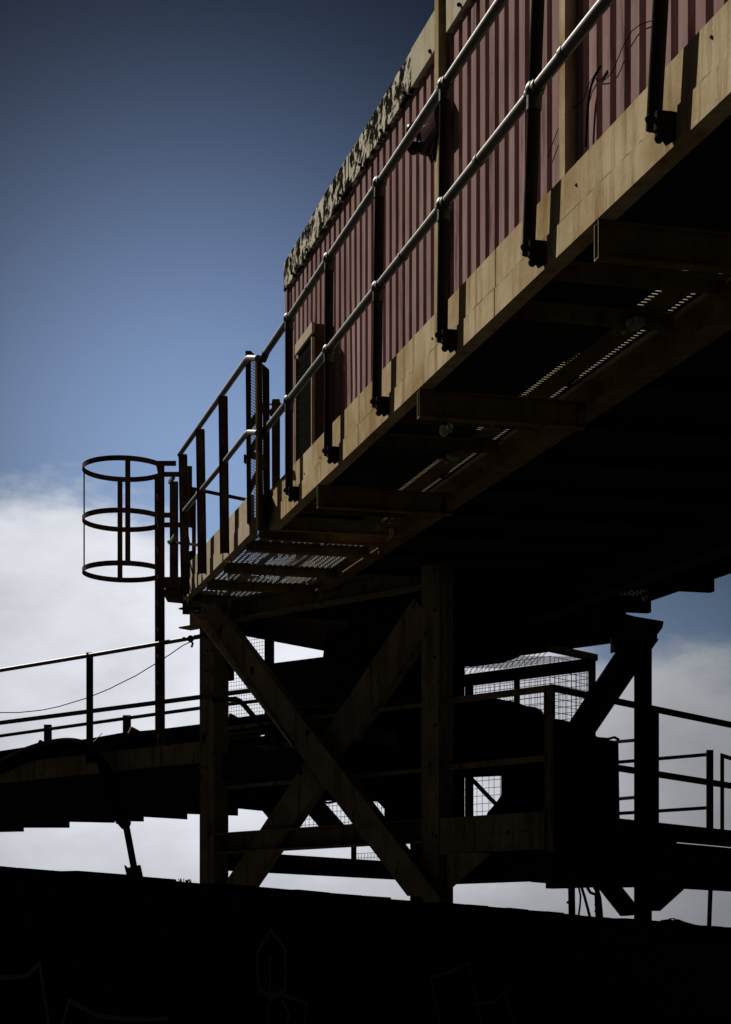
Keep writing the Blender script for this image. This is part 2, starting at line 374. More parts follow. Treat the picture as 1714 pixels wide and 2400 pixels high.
# toe boards in lengths, channel below
joints = [3.6, 5.05, 7.34, 9.7, 11.9, WE]
for i in range(len(joints)-1):
    a, b = joints[i]+.007, joints[i+1]-.007
    mb = MB(); bbox_b(mb, a, b, 0.055, 0.063, 2.226, 2.378); mb.build('toe_board', 'fascia', wk)
    # channel: web, top and bottom flange
    mb = MB()
    mb.prism([B(a, w, h) for w, h in ((0.050, 2.110), (0.115, 2.110), (0.115, 2.117), (0.058, 2.119), (0.058, 2.215), (0.115, 2.216), (0.115, 2.221), (0.050, 2.221))], DV*(b-a))
    mb.build('edge_channel', 'fascia', wk)
mb = MB(); s = 3.7; lo = []; hi = []     # ragged weld bead along the seam
while s < WE-.1:
    q = random.random(); t_ = .0015 if q < .6 else .006
    lo.append(B(s, .0535, 2.2225-t_*.6)); hi.append(B(s, .0535, 2.2235+t_)); s += random.uniform(.015, .09)
mb.prism(lo+hi[::-1], WV*.008)
mb.build('weld_seam', 'brown', wk)
for s in (5.35, 6.3, 7.0, 8.3, 9.4, 10.5, 11.1):
    MB().ball(B(s+random.uniform(-.2, .2), 0.054, 2.25+random.uniform(0, .09)), .006, 6, 4).build('rivet', 'brown', wk)
bbox_b(MB(), 3.6, WE, 0.066, 0.09, 2.227, 2.240).build('deck_edge_angle', 'black', wk)
# deck plates with two perforated strips
bbox_b(MB(), 3.6, WE, 0.118, 0.645, 2.200, 2.204).build('deck_plate', 'soffit', wk)
bbox_b(MB(), 3.6, WE, 0.672, 0.792, 2.200, 2.204).build('deck_plate', 'girder', wk)
bbox_b(MB(), 3.6, WE, 0.816, 0.836, 2.200, 2.204).build('deck_plate', 'soffit', wk)
for w0_, w1_ in ((0.645, 0.672), (0.792, 0.816)):
    mb = MB(); s = 3.6; i = 0
    while s < WE:
        ln = 0.036 if (w0_ < .7 and (i % 60) > 40) else 0.018
        bbox_b(mb, s, s+ln, w0_-.001, w1_+.001, 2.2005, 2.2035); s += 0.037; i += 1
    bbox_b(mb, 3.6, WE, w0_-.006, w0_-.0012, 2.1985, 2.1995)
    tag(mb.build('perforated_strip', 'soffit', wk), kind='stuff')
for s in (10.75, 8.51, 6.22, 3.95):
    mb = MB(); mb.chan(B(s, 0.055, 2.043), B(s, 0.86, 2.043), 0.05, 0.125, 0.006, side=-1); mb.build('joist', 'girder', wk)
    e = MB(); e.beam(B(s-.026, 0.053, 1.982), B(s-.026, .053, 2.105), 0.005, 0.004, WV); e.build('joist_lip', 'rail', wk)
for s in (11.7, 9.75, 9.2, 7.4, 6.9, 5.1):
    mb = MB(); mb.prof(B(s, 0.12, 2.165), B(s, 0.84, 2.165), [(-.025, -.03), (-.019, -.03), (-.019, .024), (.03, .024), (.03, .03), (-.025, .03)]); mb.build('angle_bearer', 'girder', wk)
for s, w in ((9.9, .62), (9.0, .6), (11.35, .62), (7.35, .64), (5.9, .64)):
    mb = MB(); bbox_b(mb, s, s+.10, w, w+.05, 2.13, 2.16); mb.ball(B(s+.02, w-.01, 2.14), .018, 6, 4); mb.ball(B(s+.08, w-.01, 2.12), .014, 6, 4); mb.build('deck_clip', 'galv', wk)

# handrail of near walkway
hr = thing('handrail', 'two bar tubular handrail with ball joints along the ochre walkway edge', 'handrail', B(8.2, 0, 2.2))
posts = [(11.33, 11.33), (10.21, 10.18), (9.09, 9.03), (7.92, 7.87), (6.77, 6.64), (5.593, 5.43), (4.4, 4.2)]
HT, HM, HB = 3.24, 2.74, 2.155
def at_h(pp, h): return pp[0]+(pp[1]-pp[0])*(h-HB)/(HT-HB)
for pp in posts:
    pr = MB().tube([B(pp[0], 0, HB+.01), B(pp[1], 0, HT)], 0.024, 12).build('post', 'post', hr)
    for h in (HT, HM):
        a_ = at_h(pp, h); mb = MB(); mb.ball(B(a_, 0, h), 0.036); mb.tube([B(a_+.05, 0, h), B(a_-.05, 0, h)], 0.027, 10)
        mb.tube([B(at_h(pp, h-.07), 0, h-.07), B(a_, 0, h)], 0.0285, 10); mb.build('ball_joint', 'rail', hr)
    mb = MB(); s = pp[0]      # foot clamp bolted to the channel
    mb.prism([B(s-.022, w, h) for w, h in ((-.012, 2.205), (.049, 2.205), (.049, 2.125), (.03, 2.112), (.012, 2.135), (-.012, 2.15))], DV*-.034)
    mb.tube([B(s-.040, -.035, 2.180), B(s-.040, .048, 2.180)], .009, 8); mb.tube([B(s-.040, -.010, 2.132), B(s-.040, .048, 2.132)], .009, 8)
    mb.ball(B(s-.040, -.03, 2.180), .014, 8, 6); mb.ball(B(s-.042, .0, 2.125), .015, 8, 6)
    mb.build('foot_clamp', 'post', hr)
for h, nm in ((HT, 'top_rail'), (HM, 'mid_rail')):
    MB().tube([B(12.15, 0, h)]+[B(at_h(pp, h), 0, h+random.uniform(-.004, .004)) for pp in posts]+[B(3.6, 0, h)], 0.0215, 12).build(nm, 'rail', hr)
for s, h in ((10.75, HT), (8.6, HM), (6.4, HM), (7.4, HM)): MB().tube([B(s, 0, h), B(s-.035, 0, h)], .0245, 12).build('rail_sleeve', 'rail', hr)

# ------------------------------------------------------------------ end platform (set 10 cm further out)
ep = thing('end_platform', 'open grating platform with weathered edge boards at the far end of the cabin', 'platform', B(14.2, 0.3, 2.1))
E0, E1 = 12.36, 15.75; EW = -0.05
for a, b in ((12.45, 13.55), (13.62, 14.62), (14.69, E1)):
    bbox_b(MB(), a, b, EW, EW+.03, 2.228, 2.375).build('edge_board', 'board', ep)
    bbox_b(MB(), a-.004, b+.004, EW-.004, EW+.05, 2.105, 2.224).build('edge_board', 'board', ep)
gr = MB(); HG = 2.135
w = 0.03
while w < .80:
    gr.beam(B(12.32, w, HG-.01), B(E1, w, HG-.01), 0.004, 0.016); w += 0.04
s = 12.36
while s < E1:
    gr.beam(B(s, 0.0, HG), B(s, 0.81, HG), 0.024, 0.003, (0, 0, 1)); s += 0.066
gr.beam(B(12.32, .25, HG-.015), B(E1, .25, HG-.015), 0.035, 0.02); gr.beam(B(12.32, .52, HG-.015), B(E1, .52, HG-.015), 0.03, 0.02)
gr.build('grating', 'galv', ep)
for s in (12.30, 12.80, 13.80, 14.66, 15.5):
    MB().chan(B(s, -.01, 2.09), B(s, 0.86, 2.09), 0.05, 0.075, 0.006, side=-1).build('joist', 'girder', ep)
MB().chan(B(12.24, .07, 2.155), B(12.24, 0.86, 2.155), 0.04, 0.10, 0.006, side=-1).build('end_joist', 'fascia', ep)  # brighter than the other joists: bounced sunlight put into its colour
MB().chan(B(E1+.04, -.05, 2.10), B(E1+.04, 3.65, 2.10), 0.06, 0.2, 0.008, side=-1).build('end_beam', 'brown', ep)
# railing of end platform
er = thing('platform_railing', 'brown flat post railing around the open end platform beyond the mesh gate', 'railing', B(14, -0.13, 2.2))
def px_post(u0, u1, v0, v1, y0, y1=None, dep=0.05, nm='post', mt='brown', root=er, ud=0):
    mb = MB(); y1 = y1 or y0
    a0, a1 = P(u0, v0, y0), P(u1, v0, y0)
    b0, b1 = P(u0+ud, v1, y0), P(u1+ud, v1, y0)
    off = Vector((0, dep, 0)); t = (a1-a0).normalized()*0.008
    b0z = Vector((b0.x, b0.y, b0.z)); 
    mb.prism([b0, b1, a1, a0], (0, 0.007, 0))                 # web
    mb.prism([b0, b0+t, a0+t, a0], off+Vector((0, .0, 0)))    # outer flange
    mb.prism([b1-t, b1, a1, a1-t], off)                       # inner flange
    return mb.build(nm, mt, root)
def yB(u, w):
    s, _ = Bpx(u, 1000, w); return s+0.2265*w
px_post(512, 533, 927.5, 1296, yB(523, -.13), ud=4)
px_post(459, 479, 1005, 1344, yB(469, -.13), ud=5)
px_post(418.5, 438, 1064, 1392, yB(428, -.13), ud=6)
def railpx(pl, w, r=.02, nm='top_rail', mt='rail', root=er):
    return MB().tube([B(*((lambda q: (q[0], w, q[1]))(Bpx(u, v, w)))) for u, v in pl], r, 10).build(nm, mt, root)
railpx([(421, 1066), (579, 842), (583, 839), (604, 840)], -.12, nm='top_rail')
railpx([(427, 1204), (520, 1091), (577, 1018), (583, 1013), (604, 1014)], -.12, .018, nm='mid_rail')
MB().tube([P(604, 840, 12.2), P(618, 842, 12.15), B(12.12, 0, HT)], .024, 10).build('rail_jog', 'post', er)
MB().tube([P(604, 1014, 12.2), P(620, 1016, 12.15), B(12.12, 0, HM)], .022, 10).build('rail_jog', 'post', er)
# cross rails / posts at the far end
px_post(398, 417, 1128, 1390, 16.9, dep=.05); px_post(437, 450, 1092, 1236, 16.2, dep=.03); px_post(450, 459, 1142, 1335, 16.6, dep=.03)
MB().beam(P(440, 1143, 16.3), P(580, 1172, 15.7), .03, .03).build('cross_rail', 'brown', er)
MB().beam(P(396, 1270, 16.8), P(470, 1278, 16.3), .03, .025).build('cross_rail', 'brown', er)
MB().beam(P(398, 1131, 16.9), P(407, 1118, 16.4), .03, .03).build('rail_stub', 'rail', er)
MB().tube([P(399, 1272, 16.9), P(412, 1255, 16.2)], .02, 8).build('rail_stub', 'rail', er)

# mesh gate between walkway and end platform
gt = thing('mesh_gate', 'dark steel gate leaf with wire mesh standing at the kink in the handrail', 'gate', B(12.3, -.05, 2.2))
yg = 12.42
mb = MB()
mb.prism([P(575.5, 822, yg), P(588, 822, yg), P(602, 836, yg), P(588, 838, yg), P(588, 1225, yg), P(579, 1225, yg)][::-1], (0, .045, 0)); mb.build('stile', 'post', gt)
mb = MB(); mb.prism([P(615, 852, yg+.25), P(631, 866, yg+.25), P(633.5, 1245, yg+.25), P(619, 1245, yg+.25)], (0, .04, 0)); mb.build('stile', 'post', gt)
mb = MB(); mb.prism([P(599.5, 846, 12.1), P(614, 846, 12.1), P(616, 1240, 12.1), P(601, 1240, 12.1)], (0, .05, 0)); tag(mb.build('gate_post', 'brown', gt))
mb = MB(); mb.prism([P(598.2, 848, 12.08), P(602.6, 848, 12.08), P(604, 1242, 12.08), P(600, 1242, 12.08)], (0, .012, 0)); mb.build('lit_edge_strip', 'cream', gt)  # pale strip painting the sunlit left edge of the post
gA, gB = P(585, 0, yg+.02), P(620, 0, yg+.22); gA.z = gB.z = 0
def gp(t, v): 
    q = gA.lerp(gB, t); q = q.copy(); q.z = (HY-v)/F*q.y; return q
mb = MB(); v = 838
while v < 1225:
    mb.beam(gp(0, v), gp(1, v+22), .003, .003); v += 7.2
for i in range(13): mb.beam(gp(i/12, 1225), gp(i/12, 838+20*i/12), .003, .003, (0, 1, 0))
mb.build('wire_mesh', 'black', gt)
mb = MB()
for va, vb in ((1000, 950), (1060, 1010), (1065, 1075), (1148, 1080)): mb.beam(gp(0, va), gp(1, vb), .01, .05)
mb.build('gate_brace', 'post', gt)
MB().prism([P(571.5, 1065, yg), P(577, 1065, yg), P(577, 1086, yg), P(571.5, 1082, yg)], (0, .03, 0)).build('latch', 'post', gt)
bb = MB(); bb.prism([P(601, 1232, 12.1), P(634, 1232, 12.35), P(640, 1150, 12.35), P(617, 1158, 12.1)], (0.0, .10, 0)); bb.build('foot_box', 'black', gt)
gp2 = thing('gate_post', 'brown square post with a short bar to the cabin corner, beside the mesh gate', 'post', P(646, 1300, 15.1))
mb = MB(); mb.prism([P(637, 941, 15.0), P(639, 935, 15.0), P(656, 935, 15.0), P(656, 1300, 15.0), P(638, 1300, 15.0)], (0, .07, 0)); mb.build('post_body', 'brown', gp2)
mb = MB(); mb.prism([P(632, 946, 15.0), P(675, 943, 15.0), P(675, 958, 15.0), P(656, 958, 15.0), P(656, 946.5, 15.0)], (0, .04, 0)); mb.build('crossbar', 'brown', gp2)
MB().tube([P(634, 960, 15.0), P(636, 962, 15.0), P(637, 975, 15.0)], .014, 8).build('hinge', 'post', gp2)

# ladder with cage
lad = thing('caged_ladder', 'rust brown vertical ladder with three ring safety cage off the platform end', 'ladder', P(372, 1745, 16.0))
yl = 16.0; lx = (372-CX)/F*yl; lz0 = (HY-1752)/F*yl
zr = [(HY-v)/F*yl for v in (1099, 1219, 1340)]
for nm_, u0, u1, vt, y in (('stringer', 362.5, 373.5, 1112, 16.18), ('stringer', 371.5, 385.5, 1088, 15.82)):
    mb = MB(); k = (1.6)
    a0, a1 = P(u0, vt, y), P(u1, vt, y); zb = (HY-1752)/F*16.0
    mb.prism([a0, a1, Vector((a1.x+.005, a1.y, zb)), Vector((a0.x+.005, a0.y, zb))], (0, .012, 0))
    mb.prism([a0, a0+Vector((.008, 0, 0)), Vector((a0.x+.013, a0.y, zb)), Vector((a0.x+.005, a0.y, zb))], (0, .05, 0))
    mb.build(nm_, 'brown', lad)
z = lz0+.1; 
while z < zr[0]+.1:
    MB().tube([Vector((lx+.01, 15.83, z)), Vector((lx-.01, 16.18, z))], .011, 8).build('rung', 'rail', lad); z += .228
cx_ = (290.5-CX)/F*yl; R = .352; cy_ = yl
def ring(z, arm):
    mb = MB(); hgt = .043; path = []
    xe = (418-CX)/F*yl
    x_arm = cx_+R*.72
    if arm: path.append(Vector((xe, cy_-.177, 0)))
    for i in range(0, 37):
        t = math.radians(-30 - 300*i/36)
        path.append(Vector((cx_+R*math.cos(t), cy_+R*math.sin(t)*1.0, 0)))
    if arm: path.append(Vector((xe, cy_+.177, 0)))
    vs = []; n = len(path)
    for i, p in enumerate(path):
        d = (path[min(i+1, n-1)]-path[max(i-1, 0)]).normalized(); nn = Vector((d.y, -d.x, 0))*.004
        for sg in (-1, 1):
            for zz in (-hgt/2, hgt/2): vs.append(p+nn*sg+ZV*(z+zz))
    fs = []
    for i in range(n-1):
        a = i*4; b = a+4
        fs += [(a, a+1, b+1, b), (a+2, b+2, b+3, a+3), (a+1, a+3, b+3, b+1), (a, b, b+2, a+2)]
    fs += [(0, 2, 3, 1), ((n-1)*4, (n-1)*4+1, (n-1)*4+3, (n-1)*4+2)]
    mb.add(vs, fs); return mb
for i, z in enumerate(zr): ring(z, i < 2).build('cage_ring', 'brown', lad)
def strap(deg, z0, z1):
    t = math.radians(deg); p = Vector((cx_+(R-.007)*math.cos(t), cy_+(R-.007)*math.sin(t), 0)); d = Vector((-math.sin(t), math.cos(t), 0))*.022; n_ = Vector((math.cos(t), math.sin(t), 0))*.006
    MB().prism([p-d+ZV*z0, p+d+ZV*z0, p+d+ZV*z1, p-d+ZV*z1], -n_).build('cage_strap', 'brown', lad)
strap(180, zr[2]-.02, zr[0]+.02); strap(-77, zr[2]-.02, zr[0]+.02); strap(103, zr[2]-.02, zr[0]+.02); 
mb = MB(); mb.prism([P(384, 1352, 15.8), P(426, 1352, 15.8), P(428, 1381, 15.8), P(386, 1378, 15.8)], (0, .3, 0)); mb.prism([P(386, 1381, 15.8), P(428, 1384, 15.8), P(428, 1402, 15.8), P(386, 1398, 15.8)], (0, .25, 0)); mb.build('wall_bracket', 'brown', lad)

# junction box with dangling wires
jb = thing('junction_box', 'black junction box with a tangle of dangling wires at the platform corner', 'junction box', P(448, 1400, 15.5))
mb = MB(); mb.prism([P(440, 1292, 15.45), P(455, 1290, 15.45), P(463, 1310, 15.45), P(464, 1345, 15.45), P(436, 1345, 15.45), P(435, 1312, 15.45)], (0, .12, 0)); mb.ball(P(449, 1330, 15.42), .07); mb.build('box_body', 'black', jb)
for i in range(12):
    u = random.uniform(434, 462); pl = [P(u, 1335, 15.4+random.uniform(0, .1))]
    for q in range(4):
        u += random.uniform(-9, 7); pl.append(P(u, 1348+q*random.uniform(14, 20), 15.4+random.uniform(0, .1)))
    MB().tube(pl, .006, 5).build('wire', 'hose', jb)
MB().tube([P(462, 1356, 15.35), P(457, 1375, 15.35), P(448, 1395, 15.35), P(441, 1412, 15.35), P(438, 1428, 15.35), P(448, 1435, 15.35), P(470, 1432, 15.35)], .008, 6).build('wire', 'rail', jb)
MB().tube([P(442, 1290, 15.5), P(444, 1270, 15.5), P(441, 1252, 15.5)], .006, 5).build('wire', 'hose', jb)

# ------------------------------------------------------------------ boom underframe
uf = thing('boom_underframe', 'dark underframe of girders and soffit plates carrying the cabin', 'underframe', B(10, 1.9, 2.0))
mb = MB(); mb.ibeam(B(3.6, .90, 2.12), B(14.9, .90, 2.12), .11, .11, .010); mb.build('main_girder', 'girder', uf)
mb = MB(); mb.ibeam(B(3.6, 2.75, 2.04), B(E1, 2.75, 2.04), .14, .24, .014); mb.build('main_girder', 'soffit', uf)  # far girder in the dark soffit colour: underside shade put into it
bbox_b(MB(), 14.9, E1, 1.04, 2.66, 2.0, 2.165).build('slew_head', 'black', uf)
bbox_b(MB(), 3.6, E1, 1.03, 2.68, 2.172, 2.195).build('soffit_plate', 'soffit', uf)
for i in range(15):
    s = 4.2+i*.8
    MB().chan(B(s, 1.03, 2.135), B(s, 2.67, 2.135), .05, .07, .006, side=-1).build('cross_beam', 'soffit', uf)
for s in (10.75, 8.51, 6.22, 12.42, 14.4):
    mb = MB(); mb.prism([B(s-.004, .83, 2.11), B(s-.004, .865, 2.11), B(s-.004, .865, 1.99), B(s-.004, .83, 2.0)], DV*.012); mb.build('stiffener', 'girder', uf)
# far side walkway
fw = thing('far_walkway', 'dark grating walkway seen from below on the far side of the gantry', 'walkway', B(10, 3.3, 2.1))
bbox_b(MB(), 3.6, E1+.05, 3.6, 3.66, 2.1, 2.3).build('edge_channel', 'black', fw)
bbox_b(MB(), 3.6, 13.9, 2.9, 3.6, 2.19, 2.2).build('deck_plate', 'soffit', fw)
for s in [4.6+i*1.25 for i in range(9)]:
    bbox_b(MB(), s, s+.08, 2.85, 3.70, 2.02, 2.15).build('joist', 'black', fw)
gr = MB(); w = 2.93
while w < 3.6: gr.beam(B(13.9, w, 2.19), B(E1, w, 2.19), 0.004, 0.02); w += 0.05
s = 13.93
while s < E1: gr.beam(B(s, 2.9, 2.2), B(s, 3.6, 2.2), 0.03, .004); s += .08
gr.build('grating', 'black', fw)

# bulkhead lamp under walkway
bl = thing('bulkhead_lamp', 'small glass lamp hanging under the ochre walkway', 'lamp', P(1045, 1005, 9.0))
mb = MB(); mb.ball(P(1041, 1008, 9.0), .024, 12, 8, (1, 1, 1.35)); mb.build('globe', 'glass', bl)
MB().ball(P(1053, 1003, 9.02), .019, 10, 8, (1, 1, 1.4)).build('globe', 'glass', bl)
MB().tube([P(1043, 996, 9.0), P(1043, 985, 9.05), P(1044, 965, 9.2)], .01, 8).build('bracket', 'black', bl)

# ------------------------------------------------------------------ support tower
tw = thing('support_tower', 'dirty tan steel box tower with crossed braces carrying the cabin gantry', 'tower', T(TA/2, TB/2, GZ))
ZT = 3.05; PW = .172
def tpost(a, b, zt=ZT, mt='tower', pw=PW):
    mb = MB(); tbox(mb, a-pw/2, a+pw/2, b-pw/2, b+pw/2, GZ, zt); return mb.build('corner_post', mt, tw)
tpost(0.06, 0.06); tpost(TA, 0.06, 2.98); tpost(0.06, TB+.08, 3.0, 'black', .112); tpost(TA, TB, ZT, 'black')  # right and rear posts coloured near-black, shade painted over the tan steel
ZB0, ZB1 = 2.87, 3.045
def tbeam(a0, b0, a1, b1, z0, z1, th=.14, nm='top_beam', mt='tower'):
    p, q = T(a0, b0, (z0+z1)/2), T(a1, b1, (z0+z1)/2)
    return MB().chan(p, q, th, z1-z0, .012, side=1).build(nm, mt, tw)
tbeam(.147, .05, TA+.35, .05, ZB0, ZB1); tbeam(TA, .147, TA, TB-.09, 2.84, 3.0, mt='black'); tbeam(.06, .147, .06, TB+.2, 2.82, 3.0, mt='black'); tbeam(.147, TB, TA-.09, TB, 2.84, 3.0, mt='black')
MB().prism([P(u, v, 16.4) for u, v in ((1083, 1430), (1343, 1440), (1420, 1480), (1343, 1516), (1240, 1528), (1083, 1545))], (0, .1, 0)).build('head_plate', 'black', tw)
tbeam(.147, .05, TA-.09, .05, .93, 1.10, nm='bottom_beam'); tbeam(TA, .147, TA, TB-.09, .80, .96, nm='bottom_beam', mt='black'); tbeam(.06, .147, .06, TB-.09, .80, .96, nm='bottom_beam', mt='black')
def brace_px(l0, r0, l1, r1, fn, off, dep, nm='diagonal_brace', mt='tower'):
    p = [fn(*l0, off), fn(*r0, off), fn(*r1, off), fn(*l1, off)]
    return MB().prism(p, dep).build(nm, mt, tw)
# front face braces (plane b = const)
bA = [(477, 1441), (500, 1412), (1032, 2105), (955, 2100), (690, 1751)]
p = [Ta(u, v, -.12) for u, v in bA]
MB().prism(p, T2*.09).build('diagonal_brace', 'tower', tw)
o0, o1 = Ta(451, 1437, -.19), Ta(688, 1749, -.14); k_ = (T1*.012-ZV*.008)
MB().prism([o0, p[0], p[4], o1], k_).build('brace_flange', 'lit_flange', tw)  # pale colour stands in for light falling on this face
brace_px((971, 1400), (1012, 1462), (522, 2077), (588, 2077), Ta, 0.04, T2*.1)
tbox(MB(), TA-.03, TA+.03, .25, TB-.09, 2.99, 3.35).build('filler_plate', 'black', tw)
tbox(MB(), .2, TA-.1, TB-.02, TB+.03, 3.0, 3.3).build('filler_plate', 'black', tw)
# right face braces
MB().prism([Ta(472, 1410, -.02), Ta(497, 1405, -.02), Ta(545, 1400, -.02), Ta(530, 1475, -.02), Ta(472, 1466, -.02)], T2*.012).build('gusset', 'tower', tw)
# right face braces (plane a = const)
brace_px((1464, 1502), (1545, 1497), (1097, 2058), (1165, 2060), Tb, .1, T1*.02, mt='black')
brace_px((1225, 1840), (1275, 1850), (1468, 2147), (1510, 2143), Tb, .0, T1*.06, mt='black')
# rear braces seen through the frame
brace_px((520, 1785), (575, 1770), (640, 1931), (700, 1931), Ta, 1.2, T2*.06)
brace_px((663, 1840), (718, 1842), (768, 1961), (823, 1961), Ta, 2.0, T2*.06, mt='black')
# knee gussets
MB().prism([Ta(1048, 1996, -.03), Ta(1150, 2000, -.03), Ta(1048, 2090, -.03)], T2*.012).build('knee_gusset', 'tower', tw)
MB().prism([P(1528, 1990, 16.15), P(1650, 1990, 16.15), P(1650, 2050, 16.15), P(1612, 2077, 16.15), P(1548, 2135, 16.15), P(1528, 2135, 16.15)], (0, .03, 0)).build('knee_gusset', 'black', tw)
MB().prism([P(1440, 1436, 15.7), P(1556, 1456, 15.9), P(1553, 1472, 15.9), P(1531, 1500, 15.9), P(1440, 1520, 15.7)], (0, .25, 0)).build('head_gusset', 'black', tw)
for u, v in ((486, 1525), (498, 1525), (487, 1572), (497, 1575), (484, 1800), (1018, 1540), (1030, 1600), (1020, 1700), (1034, 1820), (1022, 1960), (1019, 1430)):
    MB().ball(Ta(u, v, -.03), .012, 6, 4).build('bolt', 'black', tw)

# turntable
tt = MB(); cc_ = Vector((.66, 15.85, 0)); ring_ = lambda r, z: [cc_+Vector((r*math.cos(i*math.pi/16), r*math.sin(i*math.pi/16), z)) for i in range(32)]
tt.add(ring_(.80, 2.80)+ring_(.80, 3.08), [tuple(range(32))[::-1], tuple(range(32, 64))]+[(i, (i+1) % 32, (i+1) % 32+32, i+32) for i in range(32)], False)
tt.add(ring_(.66, 2.64)+ring_(.66, 2.81), [tuple(range(32))[::-1], tuple(range(32, 64))]+[(i, (i+1) % 32, (i+1) % 32+32, i+32) for i in range(32)], False)
tag(tt.build('turntable', 'black'), 'round black slewing turntable between tower head and gantry underside', 'turntable')

# machinery inside
def slab(name, px, b, th, m, label, cat, fn=Ta):
    o = MB().prism([fn(u, v, b) for u, v in px], T2*th if fn is Ta else T1*th).build(name, m); return tag(o, label, cat)
dh = thing('drive_housing', 'black steel drive housing filling the middle of the tower behind the crossed braces', 'machine housing', Ta(850, 1900, 1.0))
MB().prism([Ta(u, v, 1.0) for u, v in ((621, 1562), (757, 1541), (765, 1478), (1040, 1440), (1068, 1470), (1068, 1925), (901, 1926), (901, 1896), (884, 1877), (748, 1875), (700, 1880), (621, 1900))], T2*.12).build('housing_body', 'black', dh)
MB().beam(Ta(610, 1566, .95), Ta(1060, 1510, .95), .05, .05).build('top_flange', 'black', dh)
for v0, v1 in ((1660, 1640), (1805, 1785)):
    MB().beam(Ta(640, v0, .93), Ta(1060, v1, .93), .03, .02).build('housing_rib', 'brown', dh)
MB().prism([Ta(u, v, .9) for u, v in ((715, 1562), (757, 1548), (800, 1490), (860, 1450), (980, 1440), (980, 1500))], T2*.1).build('chute_head', 'black', dh)
pu = thing('pump_unit', 'black lumpy pump unit behind the platform rails right of the centre post', 'machine', Tb(1270, 1925, .75))
MB().prism([Tb(u, v, .55) for u, v in ((1083, 1638), (1120, 1632), (1150, 1634), (1180, 1640), (1210, 1645), (1235, 1655), (1255, 1657), (1270, 1664), (1278, 1680), (1300, 1684), (1325, 1688), (1360, 1705), (1393, 1722), (1408, 1731), (1440, 1736), (1450, 1743), (1453, 1925), (1158, 1925), (1165, 1903), (1185, 1880), (1197, 1862), (1197, 1817), (1083, 1822))], T1*.1).build('pump_body', 'black', pu)
MB().tube([Tb(1400, 1730, .5), Tb(1425, 1732, .5), Tb(1440, 1728, .5), Tb(1450, 1733, .5)], .012, 6).build('loose_strap', 'hose', pu)
MB().tube([Tb(1106, 1826, .4), Tb(1150, 1872, .4), Tb(1162, 1884, .4), Tb(1175, 1887, .4), Tb(1190, 1880, .4)], .018, 8).build('bent_pipe', 'black', pu)

# mesh guards
def meshpanel(mb, p0, p1, z0, z1, sp=.05, r=.0035, jit=.0):
    d = p1-p0; n = max(2, int(d.length/sp)); 
    for i in range(n+1):
        q = p0+d*(i/n)+Vector((random.uniform(-jit, jit), 0, 0)); mb.beam(q+ZV*z0, q+ZV*z1, r, r, (0, 1, 0))
    m_ = int((z1-z0)/sp)
    for j in range(m_+1):
        z = z0+(z1-z0)*j/m_; mb.beam(p0+ZV*z, p1+ZV*z, r, r)
    return mb
GA = P(1290, 0, 15.06); GA.z = 0; GB = P(1388, 0, 15.5); GB.z = 0; zt = 2.565
cg = thing('guard_cage', 'mesh guard cage with mesh roof right of the centre post, above the pump unit', 'guard cage', (GB+GA)/2+ZV*1.1)
glen = 1.45
mb = MB(); meshpanel(mb, GB, GB+T1*glen, 1.75, 2.44, .052, .0045, .004); mb.build('mesh_panel', 'black', cg)
mb = MB(); meshpanel(mb, GA, GA+T1*glen, 1.15, 2.50, .062, .004, .004); mb.build('mesh_panel', 'black', cg)
mb = MB(); meshpanel(mb, GA, GB, 1.6, 2.5, .055, .004, .003); mb.build('mesh_panel', 'black', cg)
mb = MB()     # roof mesh, diamonds
n = 30
for i in range(0, 26):
    a0 = i*.055
    for sg in (0, 1):
        x0, x1 = (a0, a0+.59) if sg else (a0+.59, a0)
        if max(x0, x1) > 1.5: continue
        q0 = GA+T1*x0; q1 = GB+T1*x1
        mb.beam(q0+ZV*zt, q1+ZV*zt, .005, .003)
mb.build('mesh_roof', 'black', cg)
for q, nm in ((GA, 'post'), (GB, 'post')):
    pass
MB().beam(GB+ZV*1.0, GB+ZV*zt, .055, .055, (0, 1, 0)).build('post', 'black', cg)
MB().beam(GB+T1*.78+ZV*1.0, GB+T1*.78+ZV*(zt-.03), .05, .05, (0, 1, 0)).build('post', 'black', cg)
MB().beam(GB+T1*1.30+ZV*1.0, GB+T1*1.30+ZV*(zt-.03), .07, .05, (0, 1, 0)).build('post', 'black', cg)
MB().beam(GB+ZV*2.505, GB+T1*glen+ZV*2.505, .06, .10).build('top_bar', 'black', cg)
MB().beam(GA-T2*.02+ZV*zt, GB+T2*.05+ZV*zt, .05, .055).build('top_bar', 'tower', cg)
MB().beam(GA+ZV*zt, GA+T1*glen+ZV*zt, .05, .05).build('top_bar', 'black', cg)
mg = thing('mesh_screen', 'wire mesh screen between the left tower post and the crossed brace', 'mesh screen', Ta(570, 1690, 1.1))
p0, p1 = Ta(519, 0, 1.1), Ta(621, 0, 1.1); p0.z = p1.z = 0
zz0 = (HY-1700)/F*p1.y; zz1 = (HY-1478)/F*p0.y
meshpanel(MB(), p0, p1, zz0, zz1, .032*1.0, .0028, .001).build('wire_mesh', 'black', mg)
MB().prism([Ta(u, v, 1.1) for u, v in ((620, 1480), (636, 1480), (636, 1900), (620, 1900))], T2*.04).build('frame_post', 'black', mg)
MB().prism([Ta(u, v, 1.05) for u, v in ((508, 1470), (544, 1470), (544, 1594), (520, 1597), (520, 1700), (508, 1700))], T2*.03).build('side_plate', 'black', mg)
mg2 = thing('mesh_screen', 'low wire mesh screen above the bottom beam, between the lower ends of the braces', 'mesh screen', Ta(800, 1930, 2.2))
p0, p1 = Ta(680, 0, 2.2), Ta(905, 0, 2.2); p0.z = p1.z = 0
